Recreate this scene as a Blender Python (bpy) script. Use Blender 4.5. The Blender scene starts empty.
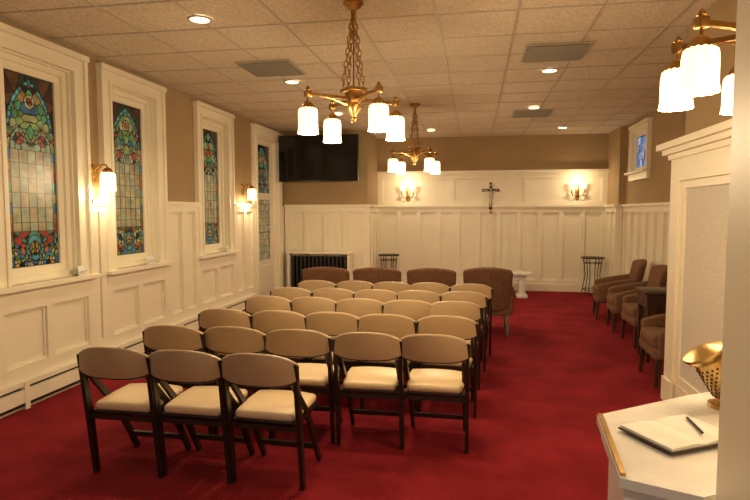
import bpy, bmesh, math, random
import numpy as np
from mathutils import Vector, Matrix
random.seed(7)
scene=bpy.context.scene
try:
    scene.view_settings.view_transform='Standard'
    scene.view_settings.look='None'
except Exception: pass

# ---------------------------------------------------------------- materials
def mat(name,col,rough=.6,metal=0,noise=0,nscale=20,bump=0,bscale=60,emit=None,estr=0,spec=.5,col2=None,detail=3):
    m=bpy.data.materials.new(name);m.use_nodes=True
    nt=m.node_tree;b=nt.nodes['Principled BSDF']
    b.inputs['Base Color'].default_value=(*col,1);b.inputs['Roughness'].default_value=rough
    b.inputs['Metallic'].default_value=metal
    b.inputs['Specular IOR Level'].default_value=spec
    tc=nt.nodes.new('ShaderNodeTexCoord')
    if noise or col2:
        n=nt.nodes.new('ShaderNodeTexNoise');n.inputs['Scale'].default_value=nscale;n.inputs['Detail'].default_value=detail
        r=nt.nodes.new('ShaderNodeValToRGB')
        c2=col2 or tuple(c*(1-noise) for c in col)
        r.color_ramp.elements[0].position=.35;r.color_ramp.elements[1].position=.65
        r.color_ramp.elements[0].color=(*c2,1);r.color_ramp.elements[1].color=(*col,1)
        nt.links.new(tc.outputs['Object'],n.inputs['Vector']);nt.links.new(n.outputs['Fac'],r.inputs['Fac'])
        nt.links.new(r.outputs['Color'],b.inputs['Base Color'])
    if bump:
        n2=nt.nodes.new('ShaderNodeTexNoise');n2.inputs['Scale'].default_value=bscale;n2.inputs['Detail'].default_value=4
        bp=nt.nodes.new('ShaderNodeBump');bp.inputs['Strength'].default_value=bump;bp.inputs['Distance'].default_value=.01
        nt.links.new(tc.outputs['Object'],n2.inputs['Vector']);nt.links.new(n2.outputs['Fac'],bp.inputs['Height'])
        nt.links.new(bp.outputs['Normal'],b.inputs['Normal'])
    if emit:
        b.inputs['Emission Color'].default_value=(*emit,1);b.inputs['Emission Strength'].default_value=estr
    return m
WHITE=mat('cream_white_paint',(.84,.78,.62),.4,noise=.04,nscale=3)
BEIGE=mat('tan_wall_paint',(.38,.265,.135),.8,noise=.08,nscale=2,bump=.1,bscale=150)
CARPET=mat('red_carpet',(.27,.018,.026),.95,col2=(.18,.010,.016),nscale=2.2,detail=8,bump=.8,bscale=220,spec=.1)
TILE=mat('acoustic_tile',(.74,.66,.51),.9,col2=(.55,.48,.37),nscale=55,detail=5,bump=.5,bscale=90,spec=.1)
GRID=mat('ceiling_grid_paint',(.46,.40,.31),.6)
VENT=mat('vent_grille',(.26,.23,.18),.7)
DWOOD=mat('espresso_wood',(.022,.013,.009),.35,noise=.4,nscale=12)
TAUPE=mat('taupe_vinyl',(.46,.335,.20),.36,noise=.08,nscale=8)
CREAM=mat('cream_vinyl',(.72,.57,.36),.42,noise=.06,nscale=6)
BRASS=mat('antique_brass',(.50,.30,.10),.32,1,noise=.3,nscale=30)
BRASSB=mat('polished_brass',(.62,.42,.17),.33,1,noise=.2,nscale=15)
SHADE=mat('glowing_frosted_glass',(.9,.8,.6),.4,emit=(1,.64,.27),estr=3.0)
BULB=mat('lamp_bulb',(.9,.8,.6),.4,emit=(1,.72,.38),estr=6)
CAN=mat('downlight_lens',(.9,.85,.7),.4,emit=(1,.80,.52),estr=8)
FABRIC=mat('brown_upholstery',(.19,.095,.052),.9,noise=.25,nscale=25,bump=.2,bscale=200,spec=.2)
MWOOD=mat('walnut_wood',(.06,.028,.015),.4,noise=.4,nscale=10)
BLACK=mat('black_plastic',(.008,.008,.009),.3)
SCREEN=mat('tv_screen',(.004,.004,.006),.12)
IRON=mat('dark_iron',(.03,.025,.022),.5,.6)
MARBLE=mat('white_marble',(.80,.79,.76),.25,col2=(.64,.64,.63),nscale=6,detail=9)
PLASTER=mat('textured_white_panel',(.72,.68,.60),.7,col2=(.60,.56,.48),nscale=70,detail=4,bump=.8,bscale=110)
PAPER=mat('paper',(.78,.78,.74),.8,noise=.05)
IVORY=mat('ivory_corpus',(.62,.50,.34),.5,noise=.1)

# ---------------------------------------------------------------- mesh builder
class MB:
    def __init__(s): s.v=[];s.f=[];s.m=[];s.s=[];s.mats=[]
    def mi(s,m):
        if m not in s.mats: s.mats.append(m)
        return s.mats.index(m)
    def add(s,vs,fs,m,smooth=False):
        o=len(s.v);s.v+= [tuple(v) for v in vs];k=s.mi(m)
        for f in fs: s.f.append(tuple(i+o for i in f));s.m.append(k);s.s.append(smooth)
    def box(s,c,d,m,rot=None,bevel=0,cuts=0,fn=None,segs=2,smooth=None):
        if not bevel and not cuts and rot is None and fn is None:
            x,y,z=[k/2 for k in d]
            vs=[(c[0]+a*x,c[1]+b*y,c[2]+e*z) for a in(-1,1) for b in(-1,1) for e in(-1,1)]
            s.add(vs,[(0,1,3,2),(4,6,7,5),(0,4,5,1),(2,3,7,6),(0,2,6,4),(1,5,7,3)],m);return
        bm=bmesh.new();bmesh.ops.create_cube(bm,size=1)
        for v in bm.verts: v.co=Vector((v.co.x*d[0],v.co.y*d[1],v.co.z*d[2]))
        if bevel: bmesh.ops.bevel(bm,geom=list(bm.edges),offset=bevel,segments=segs,affect='EDGES',profile=.5)
        if cuts: bmesh.ops.subdivide_edges(bm,edges=[e for e in bm.edges if e.calc_length()>.06],cuts=cuts,use_grid_fill=True)
        M=Matrix.Translation(c)@(rot.to_4x4() if rot is not None else Matrix())
        vs=[]
        for i,v in enumerate(bm.verts):
            v.index=i;p=M@v.co
            if fn:p=Vector(fn(*p))
            vs.append(p)
        s.add(vs,[[v.index for v in f.verts] for f in bm.faces],m,bevel>0 if smooth is None else smooth);bm.free()
    def b(s,x0,x1,y0,y1,z0,z1,m,bevel=0):
        s.box(((x0+x1)/2,(y0+y1)/2,(z0+z1)/2),(abs(x1-x0),abs(y1-y0),abs(z1-z0)),m,bevel=bevel)
    def beam(s,p0,p1,w,d,m,w1=None,d1=None,bevel=0,up=(0,1,0)):
        p0=Vector(p0);p1=Vector(p1);z=(p1-p0).normalized();x=Vector(up).cross(z)
        if x.length<1e-4:x=Vector((1,0,0))
        x.normalize();y=z.cross(x);w1=w1 or w;d1=d1 or d
        vs=[]
        for p,a,bb in((p0,w,d),(p1,w1,d1)):
            for i,j in((-1,-1),(1,-1),(1,1),(-1,1)): vs.append(p+x*i*a/2+y*j*bb/2)
        s.add(vs,[(3,2,1,0),(4,5,6,7),(0,1,5,4),(1,2,6,5),(2,3,7,6),(3,0,4,7)],m)
    def tube(s,pts,r,m,n=8,closed=False,rs=None):
        pts=[Vector(p) for p in pts];N=len(pts);vs=[];ref=Vector((0,0,1))
        px=None
        for i,p in enumerate(pts):
            a=pts[(i-1)%N] if (closed or i>0) else p
            b=pts[(i+1)%N] if (closed or i<N-1) else p
            t=(b-a).normalized()
            if px is None:
                x=t.cross(ref)
                if x.length<.05:x=t.cross(Vector((1,0,0)))
            else: x=px-t*px.dot(t)
            x.normalize();px=x;y=t.cross(x);rr=rs[i] if rs else r
            for k in range(n):
                A=2*math.pi*k/n;vs.append(p+x*math.cos(A)*rr+y*math.sin(A)*rr)
        fs=[]
        for i in range(N if closed else N-1):
            for k in range(n):
                j=(i+1)%N;fs.append((i*n+k,i*n+(k+1)%n,j*n+(k+1)%n,j*n+k))
        if not closed: fs+= [tuple(range(n))[::-1],tuple((N-1)*n+k for k in range(n))]
        s.add(vs,fs,m,True)
    def lathe(s,c,prof,m,n=20,ribs=0,amp=0,M=None,cap=False):
        vs=[];
        for r,z in prof:
            for k in range(n):
                A=2*math.pi*k/n;rr=r*(1+amp*math.cos(ribs*A)) if ribs else r
                p=Vector((rr*math.cos(A),rr*math.sin(A),z))
                if M is not None:p=M@p
                vs.append(Vector(c)+p)
        fs=[(i*n+k,i*n+(k+1)%n,(i+1)*n+(k+1)%n,(i+1)*n+k) for i in range(len(prof)-1) for k in range(n)]
        if cap: fs+=[tuple(range(n))[::-1],tuple((len(prof)-1)*n+k for k in range(n))]
        s.add(vs,fs,m,True)
    def obj(s,name,loc=(0,0,0),rz=0):
        me=bpy.data.meshes.new(name);me.from_pydata(s.v,[],s.f)
        for m in s.mats: me.materials.append(m)
        me.polygons.foreach_set('material_index',s.m);me.polygons.foreach_set('use_smooth',s.s)
        me.update()
        bm=bmesh.new();bm.from_mesh(me);bmesh.ops.recalc_face_normals(bm,faces=bm.faces);bm.to_mesh(me);bm.free()
        try: me.set_sharp_from_angle(angle=math.radians(40))
        except Exception: pass
        o=bpy.data.objects.new(name,me);o.location=loc;o.rotation_euler=(0,0,rz)
        scene.collection.objects.link(o);return o
def inst(o,loc,rz=0):
    n=bpy.data.objects.new(o.name.split('.')[0],o.data);n.location=loc;n.rotation_euler=(0,0,rz)
    scene.collection.objects.link(n);return n
def light(name,kind,loc,power,col=(1,.75,.45),r=.05,parent=None,**k):
    l=bpy.data.lights.new(name,kind);l.energy=power;l.color=col
    if hasattr(l,'shadow_soft_size'): l.shadow_soft_size=r
    for a,b in k.items(): setattr(l,a,b)
    o=bpy.data.objects.new(name,l);o.location=loc;scene.collection.objects.link(o)
    if parent: o.parent=parent
    return o

class Wl:   # local wall frame: s along wall, n out of wall into the room
    def __init__(s,mb,axis,pos,sgn): s.mb=mb;s.a=axis;s.p=pos;s.g=sgn
    def b(s,s0,s1,z0,z1,n0,n1,m,bevel=0):
        q=sorted((s.p+s.g*n0,s.p+s.g*n1))
        if s.a=='x': s.mb.b(q[0],q[1],s0,s1,z0,z1,m,bevel)
        else: s.mb.b(s0,s1,q[0],q[1],z0,z1,m,bevel)
    def panels(s,s0,s1,z0,z1,n,m=None,st=.085,rb=.10,rt=.10,base=0,d=.048):
        m=m or WHITE;n0=base+.010;n1=base+d;t=base+.026
        s.b(s0,s1,z0,z1,base,n0,m)
        s.b(s0,s1,z0,z0+rb,n0,n1,m);s.b(s0,s1,z1-rt,z1,n0,n1,m)
        w=(s1-s0-st)/n
        for i in range(n+1): s.b(s0+i*w,s0+i*w+st,z0+rb,z1-rt,n0,n1,m)
        for i in range(n):
            a=s0+i*w+st;c=s0+(i+1)*w;q=.018
            if c-a<.06: continue
            s.b(a,c,z0+rb,z0+rb+q,n0,t,m);s.b(a,c,z1-rt-q,z1-rt,n0,t,m)
            s.b(a,a+q,z0+rb+q,z1-rt-q,n0,t,m);s.b(c-q,c,z0+rb+q,z1-rt-q,n0,t,m)

CH=3.10; CAP=1.70
XL=-3.66; XR=2.65
# ---------------------------------------------------------------- floor / ceiling
m=MB();m.b(-4.1,3.2,-2.5,12.0,-.1,0,CARPET);m.obj('floor')
m=MB();m.b(-4.1,3.2,-2.5,12.0,CH,CH+.12,TILE)
k=-3.66+.30
while k<3.1:
    m.b(k-.010,k+.010,-2.5,11.6,CH-.006,CH,GRID);k+=.61
k=-2.3
while k<11.6:
    m.b(-3.66,3.1,k-.010,k+.010,CH-.0055,CH,GRID);k+=.61
m.obj('ceiling')

# ---------------------------------------------------------------- left wall
WIN=[(3.84,4.64),(5.18,5.98),(7.09,7.89)]
OB,OT=1.0,2.87
DR=(9.0,10.05)
segs=[(-2.5,WIN[0][0]),(WIN[0][1],WIN[1][0]),(WIN[1][1],WIN[2][0]),(WIN[2][1],DR[0]),(DR[1],12.0)]
def wpiece(name,*bs):
    m=MB();w=Wl(m,'x',XL,-1)
    for q in bs: w.b(*q,0,.34,BEIGE)
    return m.obj(name)
for i,(a,b) in enumerate(segs): wpiece(f'wall_left_{i+1}',(a,b,0,CH))
for i,(a,b) in enumerate(WIN):
    wpiece(f'wall_left_sill_{i+1}',(a,b,0,OB));wpiece(f'wall_left_head_{i+1}',(a,b,OT,CH))
wpiece('wall_left_head_4',(*DR,OT,CH))
m=MB();w=Wl(m,'x',XL,1)
cs=.17
def seg(a,b,n): 
    w.panels(a,b,.0,CAP-.02,n,rb=.34,rt=.09)
    w.b(a,b,CAP-.02,CAP+.015,0,.07,WHITE)
    w.b(a,b,CAP-.05,CAP-.02,.048,.058,WHITE)
seg(1.4,WIN[0][0]-cs,4)
seg(WIN[0][1]+cs,WIN[1][0]-cs,1);seg(WIN[1][1]+cs,WIN[2][0]-cs,2);seg(WIN[2][1]+cs,DR[0]-.15,2)
for a,b in WIN: w.panels(a-cs,b+cs,0,.86,2,rb=.34,rt=.07)
w.b(DR[1]+.15,10.4,0,CAP,0,.03,WHITE)
m.obj('trim_wainscot_left')
# baseboard heater
m=MB();w=Wl(m,'x',XL,1)
for a,b in ((1.4,8.78),):
    w.b(a,b,.03,.055,.05,.10,IRON);w.b(a,b,.055,.16,.05,.105,WHITE);w.b(a,b,.16,.185,.05,.07,IRON)
    w.b(a,b,.185,.225,.05,.095,WHITE,);w.b(a,b,.0,.03,.05,.07,WHITE)
    y=a
    while y<b-.05: w.b(y,y+.05,.0,.228,.049,.108,WHITE);y+=1.23
m.obj('baseboard_heater')

# ---------------------------------------------------------------- stained glass
def sg_mat(estr):
    g=bpy.data.materials.new('stained_glass');g.use_nodes=True;nt=g.node_tree;b=nt.nodes['Principled BSDF']
    a=nt.nodes.new('ShaderNodeVertexColor');a.layer_name='Col'
    tc=nt.nodes.new('ShaderNodeTexCoord')
    n=nt.nodes.new('ShaderNodeTexNoise');n.inputs['Scale'].default_value=9;n.inputs['Detail'].default_value=4
    r=nt.nodes.new('ShaderNodeValToRGB');r.color_ramp.elements[0].position=.3;r.color_ramp.elements[1].position=.7
    r.color_ramp.elements[0].color=(.40,.37,.29,1);r.color_ramp.elements[1].color=(1.0,1.0,.92,1)
    mx=nt.nodes.new('ShaderNodeMixRGB');mx.blend_type='MULTIPLY';mx.inputs[0].default_value=1
    nt.links.new(tc.outputs['Object'],n.inputs['Vector']);nt.links.new(n.outputs['Fac'],r.inputs['Fac'])
    nt.links.new(a.outputs['Color'],mx.inputs[1]);nt.links.new(r.outputs['Color'],mx.inputs[2])
    nt.links.new(mx.outputs[0],b.inputs['Base Color']);nt.links.new(mx.outputs[0],b.inputs['Emission Color'])
    b.inputs['Emission Strength'].default_value=estr;b.inputs['Roughness'].default_value=.25
    return g
GLASS=sg_mat(.5)  # panes emit their own colour, standing in for daylight from outside
def stained(name,w,h,seed,arch=True,blue=False,res=.005):
    rs=np.random.RandomState(seed)
    nx=int(w/res)+1;nz=int(h/res)+1
    X,Z=np.meshgrid(np.linspace(0,w,nx),np.linspace(0,h,nz));X=X.ravel();Z=Z.ravel()
    pale=np.array([(.28,.25,.13),(.33,.28,.15),(.22,.23,.13),(.31,.22,.11),(.26,.27,.17)])
    blu=np.array([(.03,.10,.18),(.04,.20,.18),(.06,.24,.10),(.20,.28,.10),(.26,.07,.03),(.32,.30,.13),(.10,.18,.07),(.30,.17,.05)])
    deep=np.array([(.05,.012,.01),(.08,.03,.01),(.02,.03,.015),(.04,.012,.01),(.02,.035,.05)])
    mixp=np.array([(.03,.11,.22),(.05,.20,.10),(.30,.12,.03),(.25,.03,.02),(.32,.28,.12),(.05,.16,.08),(.28,.20,.05)])
    if blue: pale=np.array([(.16,.35,1.0),(.08,.2,.8),(.55,.75,1.1),(.28,.5,1.0)]);deep=blu
    qx,qz=(w-.10)/5,.125
    ix=np.floor((X-w/2)/qx+.5).astype(int);iz=np.floor(Z/qz).astype(int)
    rnd=(np.abs(ix*7919+iz*104729+seed*31)%len(pale));col=pale[rnd].copy()
    dx=np.abs(((X-w/2)/qx+.5)%1);dx=np.minimum(dx,1-dx)*qx;dz=(Z/qz)%1;dz=np.minimum(dz,1-dz)*qz
    L=.0042
    lead=(dx<L)|(dz<L)
    xc=X-w/2
    def vor(mask,n,pal,seedx):
        r2=np.random.RandomState(seedx)
        U=np.abs(X[mask]-w/2);V=Z[mask]
        P=np.stack([r2.rand(n)*w/2,V.min()+r2.rand(n)*(V.max()-V.min())],1)
        D=np.sqrt((U[:,None]-P[None,:,0])**2+(V[:,None]-P[None,:,1])**2)
        o=np.argsort(D,1)[:,:2];d=np.take_along_axis(D,o,1)
        col[mask]=pal[o[:,0]%len(pal)];lead[mask]=(d[:,1]-d[:,0])<.007
    bw=.048
    side=(X<bw)|(X>w-bw)
    if arch:
        a=w/2-bw*.4;zs=h-.03-math.sqrt(3)*a
        orn=(Z>zs-.16)
        def arc(a,zs): return (np.hypot(xc-a,Z-zs)<2*a)&(np.hypot(xc+a,Z-zs)<2*a)&(Z>zs), np.minimum(2*a-np.hypot(xc-a,Z-zs),2*a-np.hypot(xc+a,Z-zs))
        inarch,e=arc(a,zs);top=(Z>zs)
        vor(top&~inarch,16,deep,seed+1)
        vor(((top&inarch)|((Z>zs-.16)&~top)),44,blu,seed+2)
        lead|=(np.abs(Z-(zs-.16))<L)
        band=top&inarch&(e<.035);col[band]=(.08,.34,.26)
        ang=np.arctan2(Z-zs,-np.sign(xc)*a-xc);kb=band&((np.floor(np.abs(ang)*14)%2)==0);col[kb]=(.05,.18,.28)
        lead|=top&((np.abs(e)<L*1.3)|(np.abs(e-.036)<L))
        for s in(-1,1):
            cxx=s*a/2; ar=(np.hypot(xc-cxx-a/2,Z-(zs-.16))<a)&(np.hypot(xc-cxx+a/2,Z-(zs-.16))<a)&(Z>zs-.16)
            ee=np.minimum(a-np.hypot(xc-cxx-a/2,Z-(zs-.16)),a-np.hypot(xc-cxx+a/2,Z-(zs-.16)))
            col[ar&(ee<.022)]=(.30,.30,.12);col[ar&(ee>=.022)]=(.20,.27,.18)
            lead|=ar&((ee<L)|(np.abs(ee-.022)<L))
            dd=np.hypot(xc-cxx,Z-(zs-.07));k=ar&(dd<.05);col[k]=(.30,.05,.02);lead|=ar&(np.abs(dd-.05)<L)
        for cx,cz,r in((0,zs+a*.98,.06),):
            dd=np.hypot(xc-cx,Z-cz);k=top&(dd<r);col[k]=(.34,.32,.16);k2=top&(dd<r*.5);col[k2]=(.32,.07,.02)
            lead|=top&((np.abs(dd-r)<L)|(np.abs(dd-r*.5)<L))
        bot=(Z<.30)
        vor(bot,44,mixp,seed+3)
        dd=np.hypot(xc,(Z-.155)*.9);k=bot&(dd<.10);col[k]=(.06,.22,.26);k=bot&(dd<.055);col[k]=(.36,.24,.07)
        lead|=bot&((np.abs(dd-.10)<L)|(np.abs(dd-.055)<L));lead|=np.abs(Z-.30)<L
        side=side&~orn
    sidx=np.floor(Z/.09).astype(int)%5
    sp=np.array([(.04,.13,.24),(.24,.25,.10),(.06,.22,.12),(.26,.05,.02),(.28,.17,.05)])
    if not blue:
        col[side]=sp[sidx[side]]
        sz=(Z/.09)%1
        lead|=side&(np.minimum(sz,1-sz)*.09<L)
    bl=((np.abs(X-bw)<L)|(np.abs(X-w+bw)<L))
    lead|=bl if not arch else bl&~orn
    lead|=(X<.007)|(X>w-.007)|(Z<.007)|(Z>h-.007)
    col[lead]=(.003,.003,.004)
    me=bpy.data.meshes.new(name)
    V=np.stack([np.zeros_like(X),X-w/2,Z],1)
    idx=np.arange(nx*nz).reshape(nz,nx)
    F=np.stack([idx[:-1,:-1],idx[:-1,1:],idx[1:,1:],idx[1:,:-1]],-1).reshape(-1,4)
    me.from_pydata(V.tolist(),[],F.tolist())
    ca=me.color_attributes.new('Col','FLOAT_COLOR','POINT')
    ca.data.foreach_set('color',np.concatenate([col,np.ones((len(col),1))],1).astype(np.float32).ravel())
    me.materials.append(GLASS)
    o=bpy.data.objects.new(name,me);scene.collection.objects.link(o);return o

def window(name,y0,y1,z0,z1,seed,X=XL,g=1,casing=.17,rec=.08,f=.115,**k):
    m=MB();w=Wl(m,'x',X,g);c=casing
    w.b(y0,y0+.012,z0,z1,-.34,.0,WHITE);w.b(y1-.012,y1,z0,z1,-.34,.0,WHITE)
    w.b(y0+.012,y1-.012,z1-.012,z1,-.34,.0,WHITE);w.b(y0+.012,y1-.012,z0,z0+.012,-.34,.0,WHITE)
    a,b=y0+.012,y1-.012;t,u=z0+.012,z1-.012
    w.b(a,a+f,t,u,-rec-.05,-rec+.02,WHITE);w.b(b-f,b,t,u,-rec-.05,-rec+.02,WHITE)
    w.b(a+f,b-f,t,t+f,-rec-.05,-rec+.02,WHITE);w.b(a+f,b-f,u-f,u,-rec-.05,-rec+.02,WHITE)
    if f>.1:
        q=.05
        w.b(a,a+q,t,u,-rec+.02,-rec+.045,WHITE);w.b(b-q,b,t,u,-rec+.02,-rec+.045,WHITE)
        w.b(a+q,b-q,t,t+q,-rec+.02,-rec+.045,WHITE);w.b(a+q,b-q,u-q,u,-rec+.02,-rec+.045,WHITE)
    for p,q in((y0-c,y0),(y1,y1+c)): w.b(p,q,z0-.14,z1+.0,0,.035,WHITE)
    w.b(y0-c,y1+c,z1,z1+c-.05,0,.035,WHITE)
    w.b(y0-c,y0-c+.04,z0,z1+c-.05,.035,.06,WHITE);w.b(y1+c-.04,y1+c,z0,z1+c-.05,.035,.06,WHITE)
    w.b(y0-c-.01,y1+c+.01,z1+c-.05,z1+c,.0,.075,WHITE)
    w.b(y0-.03,y0,z0,z1,.035,.048,WHITE);w.b(y1,y1+.03,z0,z1,.035,.048,WHITE);w.b(y0-.03,y1+.03,z1,z1+.03,.035,.048,WHITE)
    w.b(y0-c-.02,y1+c+.02,z0-.035,z0,.036,.12,WHITE);w.b(y0-c,y1+c,z0-.14,z0-.035,.035,.055,WHITE)
    o=m.obj(name)
    gl=stained('stained_glass_pane',(b-f)-(a+f),(u-f)-(t+f),seed,**k)
    gl.location=(X-g*rec,(y0+y1)/2,t+f);gl.parent=o
    if g<0: gl.rotation_euler=(0,0,math.pi)
    return o
for i,(a,b) in enumerate(WIN): window(f'window_{i+1}',a,b,OB,OT,11+i*5)
# door with leaded lights
m=MB();w=Wl(m,'x',XL,1);a,b=DR
for p,q in((a-.15,a),(b,b+.15)): w.b(p,q,0,OT,0,.036,WHITE);w.b(p,p+.03,0,OT,.036,.055,WHITE);w.b(q-.03,q,0,OT,.036,.055,WHITE)
w.b(a-.15,b+.15,OT,OT+.13,0,.036,WHITE);w.b(a-.17,b+.17,OT+.13,OT+.17,0,.08,WHITE)
w.b(a,a+.02,0,OT,-.3,0,WHITE);w.b(b-.02,b,0,OT,-.3,0,WHITE);w.b(a+.02,b-.02,OT-.02,OT,-.3,0,WHITE)
st=.17
w.b(a+.02,a+st,0,OT-.02,-.12,-.06,WHITE);w.b(b-st,b-.02,0,OT-.02,-.12,-.06,WHITE)
w.b(a+st,b-st,0,.72,-.12,-.06,WHITE);w.b(a+st,b-st,1.80,1.92,-.12,-.06,WHITE);w.b(a+st,b-st,2.76,OT-.02,-.12,-.06,WHITE)
w.b(a+st+.05,b-st-.05,.15,.62,-.06,-.045,WHITE)
m.lathe((XL-.03,a+.09,1.0),[(.001,.03),(.025,.03),(.03,.0),(.02,-.03),(.001,-.03)],BRASS,n=12)
o=m.obj('door_1')
for z0,z1,sd in((.72,1.80,40),(1.92,2.76,44)):
    gl=stained('stained_glass_pane',b-a-2*st,z1-z0,sd,arch=(z1>2),res=.008);gl.location=(XL-.085,(a+b)/2,z0);gl.parent=o

# ---------------------------------------------------------------- back walls
YT=10.4;YB=11.6;XT=-2.0;XC=2.53
m=MB();m.b(XL,XT,YT,12.0,0,CH,BEIGE);m.obj('wall_back_left')
m=MB();m.b(XT,3.1,YB,12.0,0,CH,BEIGE);m.obj('wall_back')
m=MB();w=Wl(m,'y',YT,-1)
w.panels(XL+.05,XT,0,CAP-.02,4,rb=.2);w.b(XL+.05,XT+.048,CAP-.02,CAP+.02,0,.08,WHITE);w.b(XL+.05,XT,0,.14,.048,.06,WHITE)
w2=Wl(m,'x',XT,1);w2.panels(YT-.048,YB-.05,0,CAP-.02,3,rb=.2);w2.b(YT-.08,YB-.05,CAP-.02,CAP+.02,.049,.08,WHITE)
m.obj('trim_wainscot_back_left')
m=MB();w=Wl(m,'y',YB,-1)
w.panels(XT,XC,0,CAP-.02,11,rb=.22);w.b(XT,XC,CAP-.02,CAP+.02,0,.09,WHITE);w.b(XT+.05,XC,0,.15,.048,.065,WHITE)
w.panels(XT,XC,CAP+.02,2.32,3,rb=.06,rt=.06,st=.1)
w.b(XT,XC,2.32,2.36,0,.075,WHITE);w.b(XT,XC,2.36,2.41,0,.11,WHITE)
m.obj('trim_wainscot_back')
# ---------------------------------------------------------------- right wall
RW=(9.42,10.22);RZ=(2.25,2.90)
def rp(name,*q):
    m=MB();m.b(*q,BEIGE);m.obj(name)
rp('wall_right_1',XR,XR+.34,1.3,RW[0],0,CH);rp('wall_right_2',XR,XR+.34,RW[1],YB,0,CH)
rp('wall_right_3',XR,XR+.34,*RW,0,RZ[0]);rp('wall_right_4',XR,XR+.34,*RW,RZ[1],CH)
rp('wall_right_chase',XC,XR,10.7,YB,0,CH)
window('window_4',RW[0],RW[1],RZ[0],RZ[1],71,X=XR,g=-1,casing=.13,rec=.03,f=.06,arch=False,blue=True)
m=MB();w=Wl(m,'x',XR,-1)
w.panels(5.06,10.65,0,CAP-.02,13,rb=.22);w.b(5.06,10.6,CAP-.02,CAP+.02,0,.08,WHITE);w.b(5.06,10.6,0,.15,.048,.06,WHITE)
w=Wl(m,'x',XC,-1);w.panels(10.66,11.54,0,CAP-.02,2,rb=.22);w.b(10.62,11.50,CAP-.02,CAP+.02,0,.08,WHITE)
w=Wl(m,'y',10.7,-1);w.b(XC,XR-.05,0,CAP-.02,0,.04,WHITE);w.b(XC,XR-.05,CAP-.02,CAP+.02,0,.07,WHITE)
m.obj('trim_wainscot_right')
# projecting bay with panelled surround
XB=1.60
m=MB();m.b(XB+.08,XR-.001,1.33,5.0,0,CH,BEIGE);m.obj('wall_right_bay')
m=MB();w=Wl(m,'x',XB+.08,-1)
w.b(3.2,5.05,0,2.02,0,.03,WHITE)
for p,q in((4.86,5.05),(3.2,3.39)): w.b(p,q,0,2.02,.03,.08,WHITE,);w.b(p-.01,q+.01,0,.2,.08,.095,WHITE)
w.b(3.39,4.86,1.84,2.02,.03,.08,WHITE)
w.b(3.40,4.85,.0,.2,.03,.06,WHITE)
w.b(3.46,4.79,.27,1.78,.03,.04,PLASTER)
for r in((3.39,3.46,.2,1.84),(4.79,4.86,.2,1.84),(3.46,4.79,1.78,1.84),(3.46,4.79,.2,.27)): w.b(*r,.03,.055,WHITE)
w.b(3.18,5.07,2.02,2.06,.0,.10,WHITE);w.b(3.15,5.10,2.06,2.10,.0,.14,WHITE);w.b(3.12,5.13,2.10,2.15,.0,.18,WHITE)
m.b(XB+.08,XR-.09,5.0,5.035,0,2.15,WHITE)
m.obj('trim_bay_surround')
# near door jamb
m=MB();m.b(.61,3.0,1.10,1.3,0,CH,WHITE);m.b(.535,.61,1.06,1.32,0,CH,WHITE);m.b(.61,.72,1.30,1.325,0,CH,WHITE);m.b(.61,.72,1.07,1.10,0,CH,WHITE)
m.b(3.0,3.1,-2.5,1.3,0,CH,WHITE)
m.obj('wall_near')

# ---------------------------------------------------------------- ceiling fixtures
def downlight(x,y,p=36,r=.075):
    m=MB();m.lathe((0,0,0),[(r+.022,-.002),(r+.022,-.010),(r,-.012),(r,-.004)],GRID,n=24)
    m.lathe((0,0,0),[(r,-.005),(.001,-.005)],CAN,n=24)
    o=m.obj('recessed_downlight',(x,y,CH-.006))
    l=light('bulb','SPOT',(0,0,-.03),p,(1,.79,.52),.06,o,spot_size=math.radians(135),spot_blend=.8)
for q in((-2.13,4.17),(-2.1,6.32),(.76,6.3),(.82,8.49),(-.82,10.5),(1.53,10.6),(-2.1,8.5)): downlight(*q)
downlight(-.5,.1,65)  # added unseen fixture above the camera, brightens the near jamb and lectern
def vent(x,y):
    m=MB();m.b(-.29,.29,-.29,.29,-.008,0,GRID)
    for i in range(13): 
        k=-.25+i*.041;m.box((0,k,-.016),(.52,.03,.012),VENT,rot=Matrix.Rotation(.3,3,'X'))
    m.b(-.27,.27,-.27,.27,-.010,-.007,VENT)
    m.obj('ceiling_vent',(x,y,CH-.006))
for q in((-2.12,5.72),(.72,5.62),(.84,9.0)): vent(*q)

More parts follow.
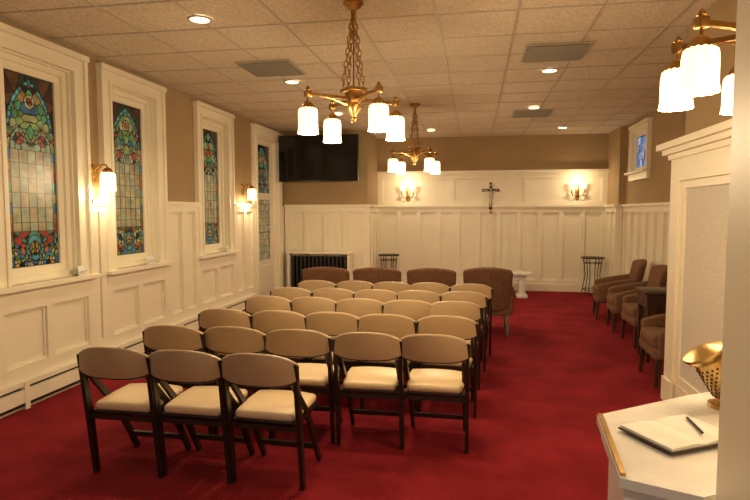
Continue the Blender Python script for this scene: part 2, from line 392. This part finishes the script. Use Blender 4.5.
def shade(m,c):  # ribbed glass shade hanging below c
    x,y,z=c
    m.lathe(c,[(.012,.03),(.03,.02),(.045,.0),(.05,-.02),(.03,-.022)],BRASS,n=16)
    m.lathe(c,[(.045,-.015),(.062,-.03),(.066,-.06),(.066,-.16),(.070,-.185),(.072,-.195),(.066,-.194),(.060,-.16),(.060,-.05)],SHADE,n=48,ribs=12,amp=.06)
def chandelier(x,y,p=24,dz=0,n=4,ang=30,R0=.36):
    m=MB();zb=-(CH-2.40)+dz
    m.lathe((0,0,0),[(.001,0),(.075,0),(.075,-.015),(.05,-.04),(.02,-.055),(.018,-.09),(.001,-.10)],BRASS,n=24)
    m.tube([(0,0,-.09),(0,0,-.14)],.012,BRASS)
    rot0=math.radians(ang)+.1767
    hub=[(.085*math.cos(rot0+k*math.pi/2),.085*math.sin(rot0+k*math.pi/2),zb+.10) for k in range(4)]
    for h in hub:
        a=Vector((h[0]*.15,h[1]*.15,-.10));b=Vector(h);N=11;d=(b-a)/N
        for i in range(N):
            c=a+d*(i+.5);t=d.normalized();sx=t.cross(Vector((0,1,0)) if i%2 else Vector((1,0,0))).normalized()
            L=d.length*.62
            pts=[c+t*L*math.cos(A)+sx*.014*math.sin(A) for A in [2*math.pi*j/10 for j in range(10)]]
            m.tube(pts,.0045,BRASS,n=5,closed=True)
    R=Matrix.Rotation(rot0,3,'Z')
    m.box((0,0,zb+.08),(.15,.15,.03),BRASS,rot=R,bevel=.006)
    m.box((0,0,zb+.03),(.10,.10,.09),BRASS,rot=R,bevel=.008)
    m.lathe((0,0,zb),[(.04,-.01),(.055,-.03),(.05,-.06),(.025,-.09),(.015,-.11),(.022,-.125),(.012,-.145),(.001,-.15)],BRASS,n=20)
    m.tube([(0,0,-.14),(0,0,zb+.08)],.006,BRASS)
    for k in range(n):
        A=rot0+k*2*math.pi/n;ca,sa=math.cos(A),math.sin(A)
        m.beam((.04*ca,.04*sa,zb+.02),(R0*ca,R0*sa,zb+.02),.022,.022,BRASS,up=(0,0,1))
        pts=[((.05+(R0-.09)*t)*ca,(.05+(R0-.09)*t)*sa,zb-.03+.05*math.sin(t*math.pi/2)) for t in [i/6 for i in range(7)]]
        m.tube(pts,.006,BRASS,n=6)
        m.box((R0*ca,R0*sa,zb+.02),(.045,.045,.045),BRASS,rot=Matrix.Rotation(A,3,'Z'),bevel=.006)
        m.lathe((R0*ca,R0*sa,zb+.04),[(.015,0),(.02,.01),(.008,.03),(.001,.035)],BRASS,n=10)
        m.tube([(R0*ca,R0*sa,zb),(R0*ca,R0*sa,zb-.04)],.008,BRASS,n=6)
        shade(m,(R0*ca,R0*sa,zb-.06))
    o=m.obj('chandelier',(x,y,CH-.006))
    for k in range(n):
        A=rot0+k*2*math.pi/n
        light('bulb','POINT',(R0*math.cos(A),R0*math.sin(A),zb-.30),p,r=.05,parent=o)
    return o
chandelier(-.88,4.05);chandelier(-.85,7.95);chandelier(1.20,2.62,11,-.07,6,15)

def wall_sconce(x,y,z):
    m=MB()
    m.lathe((0,0,0),[(.001,.02),(.03,.018),(.045,.008),(.05,0)],BRASS,n=20,M=Matrix.Rotation(math.pi/2,3,'Y'))
    m.box((.008,0,-.03),(.016,.05,.17),BRASS,bevel=.006)
    m.tube([(.01,0,.0),(.06,0,.03),(.11,0,.05),(.15,0,.04),(.16,0,.0)],.008,BRASS)
    m.tube([(.01,0,-.06),(.05,0,-.03),(.09,0,.03)],.006,BRASS)
    shade(m,(.16,0,-.01))
    o=m.obj('wall_sconce',(x,y,z));light('bulb','POINT',(.16,0,-.24),8,r=.04,parent=o)
wall_sconce(XL+.002,4.91,2.0);wall_sconce(XL+.002,8.46,1.98)
def candle_sconce(x,y,z):
    m=MB();m.box((0,-.01,0),(.08,.02,.26),BRASS,bevel=.008)
    m.lathe((0,-.02,-.13),[(.001,-.04),(.02,-.025),(.026,0),(.008,.025)],BRASS,n=10)
    for s in(-1,1):
        m.tube([(0,-.02,-.04),(s*.04,-.06,-.09),(s*.09,-.08,-.08),(s*.12,-.09,-.02)],.010,BRASS)
        m.lathe((s*.12,-.09,0),[(.001,-.02),(.034,-.012),(.036,-.005),(.013,0),(.013,.05),(.010,.052)],BRASS,n=12)
        m.lathe((s*.12,-.09,.05),[(.010,0),(.026,.02),(.036,.05),(.040,.10),(.036,.10),(.030,.05)],SHADE,n=24,ribs=8,amp=.06)
        m.lathe((s*.12,-.09,.05),[(.008,0),(.016,.03),(.018,.045),(.010,.07),(.001,.09)],BULB,n=12)
    o=m.obj('candle_sconce',(x,y,z));light('bulb','POINT',(0,-.26,.16),8,r=.04,parent=o)
candle_sconce(-1.37,YB-.012,1.96);candle_sconce(1.97,YB-.012,1.98)

# crucifix on the back wall
m=MB()
m.b(-.025,.025,-.025,0,-.27,.27,MWOOD,bevel=.004);m.b(-.17,.17,-.026,0,.09,.14,MWOOD,bevel=.004)
m.b(-.035,.035,-.03,-.0,.20,.225,IVORY)
m.tube([(0,-.045,.08),(0,-.045,.02),(.0,-.045,-.04)],.02,IVORY,rs=[.026,.022,.02])
m.tube([(0,-.045,.08),(0,-.05,.105)],.01,IVORY)
m.lathe((0.004,-.055,.125),[(.001,-.024),(.014,-.012),(.018,.004),(.012,.02),(.001,.024)],IVORY,n=10)
for s in(-1,1):
    m.tube([(s*.02,-.045,.075),(s*.08,-.04,.10),(s*.15,-.03,.118)],.008,IVORY,rs=[.012,.009,.006])
    m.tube([(s*.01,-.045,-.035),(s*.012,-.055,-.10),(s*.003,-.04,-.19),(0,-.05,-.215)],.01,IVORY,rs=[.016,.013,.009,.007])
m.tube([(-.02,-.045,-.03),(0,-.06,-.035),(.02,-.045,-.03),(.0,-.035,-.05)],.014,IVORY,closed=True)
m.obj('crucifix',(.30,YB-.092,1.90))
# slender processional staff on stand
m=MB();m.lathe((0,0,0),[(.001,0),(.13,0),(.13,.02),(.04,.04),(.02,.08)],WHITE,n=20)
m.tube([(0,0,.05),(0,0,1.55)],.013,WHITE);m.lathe((0,0,1.55),[(.013,0),(.03,.02),(.02,.05),(.001,.07)],BRASS,n=12)
m.obj('processional_staff',(.30,11.3,0))
# television
m=MB();m.box((0,0,0),(1.50,.05,.84),BLACK,bevel=.008);m.b(-.735,.735,-.027,-.024,-.40,.405,SCREEN)
m.box((0,.05,0),(.9,.05,.5),BLACK,bevel=.02)
m.b(-.25,.25,.07,.09,-.2,.2,IRON);m.beam((0,.08,0),(.12,.24,0),.06,.04,IRON,up=(0,0,1));m.beam((.12,.24,0),(0,.40,0),.06,.04,IRON,up=(0,0,1))
m.b(-.1,.1,.40,.42,-.2,.2,IRON)
m.obj('television',(-2.83,YT-.425,2.56))
# radiator with shelf
m=MB();m.b(-.62,.62,-.26,0,.80,.84,WHITE,bevel=.006)
m.b(-.60,-.56,-.24,0,0,.80,WHITE);m.b(.56,.60,-.24,0,0,.80,WHITE)
for i in range(14):
    x=-.50+i*.077;m.box((x,-.12,.42),(.045,.17,.66),IRON,bevel=.015)
    if i%6==0: m.box((x,-.12,.045),(.04,.15,.09),IRON)
m.tube([(-.52,-.12,.15),(.52,-.12,.15)],.03,IRON);m.tube([(-.52,-.12,.68),(.52,-.12,.68)],.03,IRON)
m.obj('radiator',(-2.88,YT-.085,0))

# ---------------------------------------------------------------- folding chairs
def folding_chair():
    m=MB();hw=.215;dz=-.035
    for s in(-1,1):
        x=s*hw
        m.beam((x,-.12,0),(x,-.17,.40),.024,.036,DWOOD,.026,.048);m.beam((x,-.17,.40),(x,-.235,.765),.026,.048,DWOOD,.024,.03)
        xi=x-s*.026
        m.beam((xi,.27,0),(xi,.06,.36),.022,.034,DWOOD,.022,.044);m.beam((xi,.06,.36),(xi,-.20,.64),.022,.044,DWOOD,.022,.028)
        m.box((x-s*.03,.02,.425+dz),(.025,.36,.03),DWOOD,bevel=.005)
        m.lathe((x+s*.013,-.19,.60),[(.001,.004),(.01,.003),(.011,0)],BRASS,n=10,M=Matrix.Rotation(s*math.pi/2,3,'Y'))
    m.beam((-hw+.03,.20,.12),(hw-.03,.20,.12),.022,.03,DWOOD,up=(0,0,1))
    m.beam((-hw+.01,-.165,.405+dz),(hw-.01,-.165,.405+dz),.022,.03,DWOOD,up=(0,0,1))
    m.beam((-hw+.02,.205,.42+dz),(hw-.02,.205,.42+dz),.022,.03,DWOOD,up=(0,0,1))
    def sf(x,y,z):
        k=1-.10*max(0,(-y+.02)/.2);edge=(x/.2)**2
        return (x*k,y+.0-.03*edge*(1 if y>0 else 0),z+dz+ (.012*(1-min(1,edge))*(1-min(1,((y-.03)/.22)**2)) if z>.45 else 0))
    m.box((0,.03,.435),(.385,.40,.022),DWOOD,bevel=.008,cuts=3,fn=sf)
    m.box((0,.03,.468),(.395,.41,.05),CREAM,bevel=.022,cuts=4,fn=sf,segs=3)
    NU,NV=20,6
    def bp(u,v,off):
        x=u*.222;hh=.085*(1-.38*u**4)-.010*u*u
        zc=.712+.014*(1-u*u)
        z=zc+v*hh;y=-.225-.045*(1-u*u)-.10*(z-.715)+off
        return (x,y,z)
    for off,mt in((-.015,TAUPE),(.014,TAUPE)):
        vs=[];
        for j in range(NV+1):
            for i in range(NU+1):
                u=-1+2*i/NU;v=-1+2*j/NV;q=off*(1+.4*(1-v**4)*(1-u**4));vs.append(bp(u,v,q))
        m.add(vs,[(j*(NU+1)+i,j*(NU+1)+i+1,(j+1)*(NU+1)+i+1,(j+1)*(NU+1)+i) for j in range(NV) for i in range(NU)],mt,True)
    m.tube([bp(-1+2*i/NU,1,0) for i in range(NU+1)],.013,TAUPE,n=8)
    m.tube([bp(-1+2*i/NU,-1,0) for i in range(NU+1)],.0125,DWOOD,n=8)
    for s in(-1,1): m.tube([bp(s,v,0) for v in(-1,-.5,0,.5,1)],.014,DWOOD,n=8)
    return m.obj('folding_chair')
fc=folding_chair()
OFF=.26
rows=[(2.87,[-2.055,-1.61,-1.159]),(3.51,[-2.04,-1.60,-1.16,-.69,-.24]),(4.18,[-1.97,-1.53,-1.09,-.645,-.20]),
(4.88,[-1.88,-1.45,-1.02,-.59,-.16]),(5.48,[-1.85,-1.42,-.985,-.55,-.11]),(6.10,[-1.77,-1.33,-.90,-.47,-.03])]
first=True
for ry,xs in rows:
    for x in xs:
        loc=(x+random.uniform(-.01,.01),ry+OFF+random.uniform(-.02,.02),0);rz=random.uniform(-.035,.035)
        if first: fc.location=loc;fc.rotation_euler=(0,0,rz);first=False
        else: inst(fc,loc,rz)

# ---------------------------------------------------------------- armchairs
def armchair():
    m=MB()
    def bf(x,y,z):
        k=1+.16*(z-.35);x2=x*k
        return (x2,y-.20*(z-.35)+.14*(x/.3)**2*.5,z-(.05*(x/.3)**2 if z>.6 else 0))
    m.box((0,-.25,.60),(.58,.10,.58),FABRIC,bevel=.035,cuts=4,fn=bf,segs=3)
    m.box((0,.03,.30),(.56,.56,.10),FABRIC,bevel=.02)
    m.box((0,.06,.40),(.46,.52,.13),FABRIC,bevel=.04,segs=3)
    for s in(-1,1):
        def af(x,y,z,s=s):
            t=(y+.25)/.55
            return (x+s*.03*(z-.3),y,z-(.10*t*t if z>.5 else 0)+( .10*max(0,-y-.05) if z>.5 else 0))
        m.box((s*.285,.02,.44),(.08,.54,.36),FABRIC,bevel=.03,cuts=4,fn=af,segs=3)
        m.beam((s*.25,.27,.26),(s*.26,.29,0),.05,.05,MWOOD,.028,.028)
        m.beam((s*.24,-.22,.26),(s*.26,-.30,0),.05,.05,MWOOD,.028,.028)
    return m.obj('armchair')
ac=armchair();ac.location=(.17,7.55,0)
for x,y,r in((-.54,7.35,.02),(-1.22,7.30,-.02),(-1.90,7.25,.03)): inst(ac,(x,y,0),r)
for x,y,r in((2.10,8.85,1.45),(2.12,7.95,1.5),(2.14,7.15,1.6),(1.93,5.62,1.55)): inst(ac,(x,y,0),r)
# dark console table against right wall
m=MB();m.b(-.40,.40,-.2,.2,.72,.76,MWOOD,bevel=.008);m.b(-.38,.38,-.18,.18,.58,.72,MWOOD)
for a in(-1,1):
    for b in(-1,1): m.beam((a*.35,b*.16,.6),(a*.35,b*.16,0),.05,.05,MWOOD,.03,.03)
m.b(-.35,.35,-.15,.15,.2,.22,MWOOD);m.lathe((-.385,0,.65),[(.001,.012),(.012,.008),(.01,0)],BRASS,n=8,M=Matrix.Rotation(-math.pi/2,3,'Y'))
m.obj('side_table',(2.17,6.42,0))

# low white altar table at the back
m=MB();m.b(-.62,.62,-.22,.22,.42,.47,MARBLE,bevel=.01);m.b(-.52,.52,-.16,.16,.34,.42,MARBLE)
for s in(-1,1):
    m.box((s*.45,0,.19),(.12,.30,.30),MARBLE,bevel=.02);m.box((s*.45,0,.03),(.20,.38,.06),MARBLE,bevel=.012)
m.obj('low_marble_table',(.42,10.7,0))
# round wire stands
def stand(x,y,c,h=.72):
    m=MB();m.lathe((0,0,h),[(.001,.012),(.21,.012),(.22,0),(.21,-.012),(.001,-.012)],c,n=28)
    m.tube([(.17*math.cos(a),.17*math.sin(a),.12) for a in [2*math.pi*i/20 for i in range(20)]],.007,c,n=6,closed=True)
    m.tube([(.15*math.cos(a),.15*math.sin(a),h-.1) for a in [2*math.pi*i/20 for i in range(20)]],.007,c,n=6,closed=True)
    for k in range(6):
        a=k*math.pi/3;m.tube([(.17*math.cos(a),.17*math.sin(a),h),(.13*math.cos(a),.13*math.sin(a),h*.55),(.20*math.cos(a),.20*math.sin(a),.004)],.008,c,n=6)
    m.obj('round_wire_stand',(x,y,0))
stand(-1.70,11.1,IRON);stand(2.20,11.1,IRON)

# ---------------------------------------------------------------- marble lectern table near camera
m=MB()
P=[(.356,1.41),(.52,1.345),(.95,1.60),(.95,2.22),(.757,2.11),(.391,1.845)]
def prism(m,P,z0,z1,mt):
    n=len(P);vs=[(x,y,z0) for x,y in P]+[(x,y,z1) for x,y in P]
    m.add(vs,[tuple(range(n))[::-1],tuple(range(n,2*n))]+[(i,(i+1)%n,n+(i+1)%n,n+i) for i in range(n)],mt)
cx=sum(p[0] for p in P)/6;cy=sum(p[1] for p in P)/6
sc=lambda k:[(cx+(x-cx)*k,cy+(y-cy)*k) for x,y in P]
prism(m,P,.925,.95,MARBLE);prism(m,sc(.95),.88,.925,MARBLE);prism(m,sc(.86),.08,.88,MARBLE);prism(m,sc(.97),0,.08,MARBLE)
m.beam((.366,1.42,.954),(.400,1.84,.954),.014,.008,BRASSB,up=(0,0,1))
m.obj('marble_font_table')
# open guest book with pen
m=MB()
for s in(-1,1):
    N=8;W=.125;vs=[]
    for i in range(N+1):
        t=i/N;x=s*(t*W);z=.008+.008*math.sin(min(1,t*1.6)*math.pi*.62)*(1-.45*t)
        vs+=[(x,-.09,z),(x,.09,z),(x,-.09,.004),(x,.09,.004)]
    fs=[]
    for i in range(N):
        a=i*4;b=a+4;fs+=[(a,b,b+1,a+1),(a,a+2,b+2,b),(a+1,b+1,b+3,a+3),(a+2,a+3,b+3,b+2)]
    fs.append((N*4,N*4+2,N*4+3,N*4+1));m.add(vs,fs,PAPER)
m.b(-.131,.131,-.095,.095,0,.004,MWOOD)
m.tube([(.03,-.05,.020),(.09,.05,.019)],.004,BLACK);m.tube([(.09,.05,.019),(.095,.058,.019)],.002,BRASSB)
m.obj('open_guest_book',(.585,1.70,.9585),math.radians(30))
# brass perforated lamp with round reflector
m=MB();R=Matrix.Rotation(math.radians(-32),3,'Y')
m.lathe((0,0,0),[(.001,-.10),(.042,-.10),(.047,-.093),(.047,.03),(.052,.035),(.062,.045),(.068,.056),(.066,.062),(.052,.068),(.030,.078),(.010,.082),(.001,.083)],BRASSB,n=36,M=R)
for i in range(8):
    for k in range(18):
        a=2*math.pi*(k+.5*(i%2))/18;p=R@Vector((.047*math.cos(a),.047*math.sin(a),-.082+i*.013))
        m.box(tuple(p),(.0055,.0055,.0055),IRON)
m.lathe((.045,0,-.130),[(.001,.0),(.055,0),(.055,.010),(.025,.018),(.012,.045),(.001,.046)],BRASSB,n=24)
m.obj('brass_lamp',(.785,2.0,1.081))

# cards on sills
for y,rz in((4.62,.2),(5.75,-.2),(7.75,.1)):
    m=MB();m.box((0,0,.045),(.004,.11,.088),PAPER,rot=Matrix.Rotation(-.15,3,'Y'));m.box((.03,0,.03),(.004,.11,.056),PAPER,rot=Matrix.Rotation(.4,3,'Y'))
    m.obj('paper_card',(XL+.06,y,OB+.002),rz)

# ---------------------------------------------------------------- world, camera
wd=bpy.data.worlds.new('World');scene.world=wd;wd.use_nodes=True
bg=wd.node_tree.nodes['Background'];bg.inputs[0].default_value=(1,.85,.66,1);bg.inputs[1].default_value=.5
cam=bpy.data.cameras.new('Camera');cam.lens=26.88;cam.sensor_width=36;cam.clip_start=.05
co=bpy.data.objects.new('Camera',cam);co.location=(0,0,1.6);co.rotation_euler=(math.pi/2-.0695,0,.1765)
scene.collection.objects.link(co);scene.camera=co
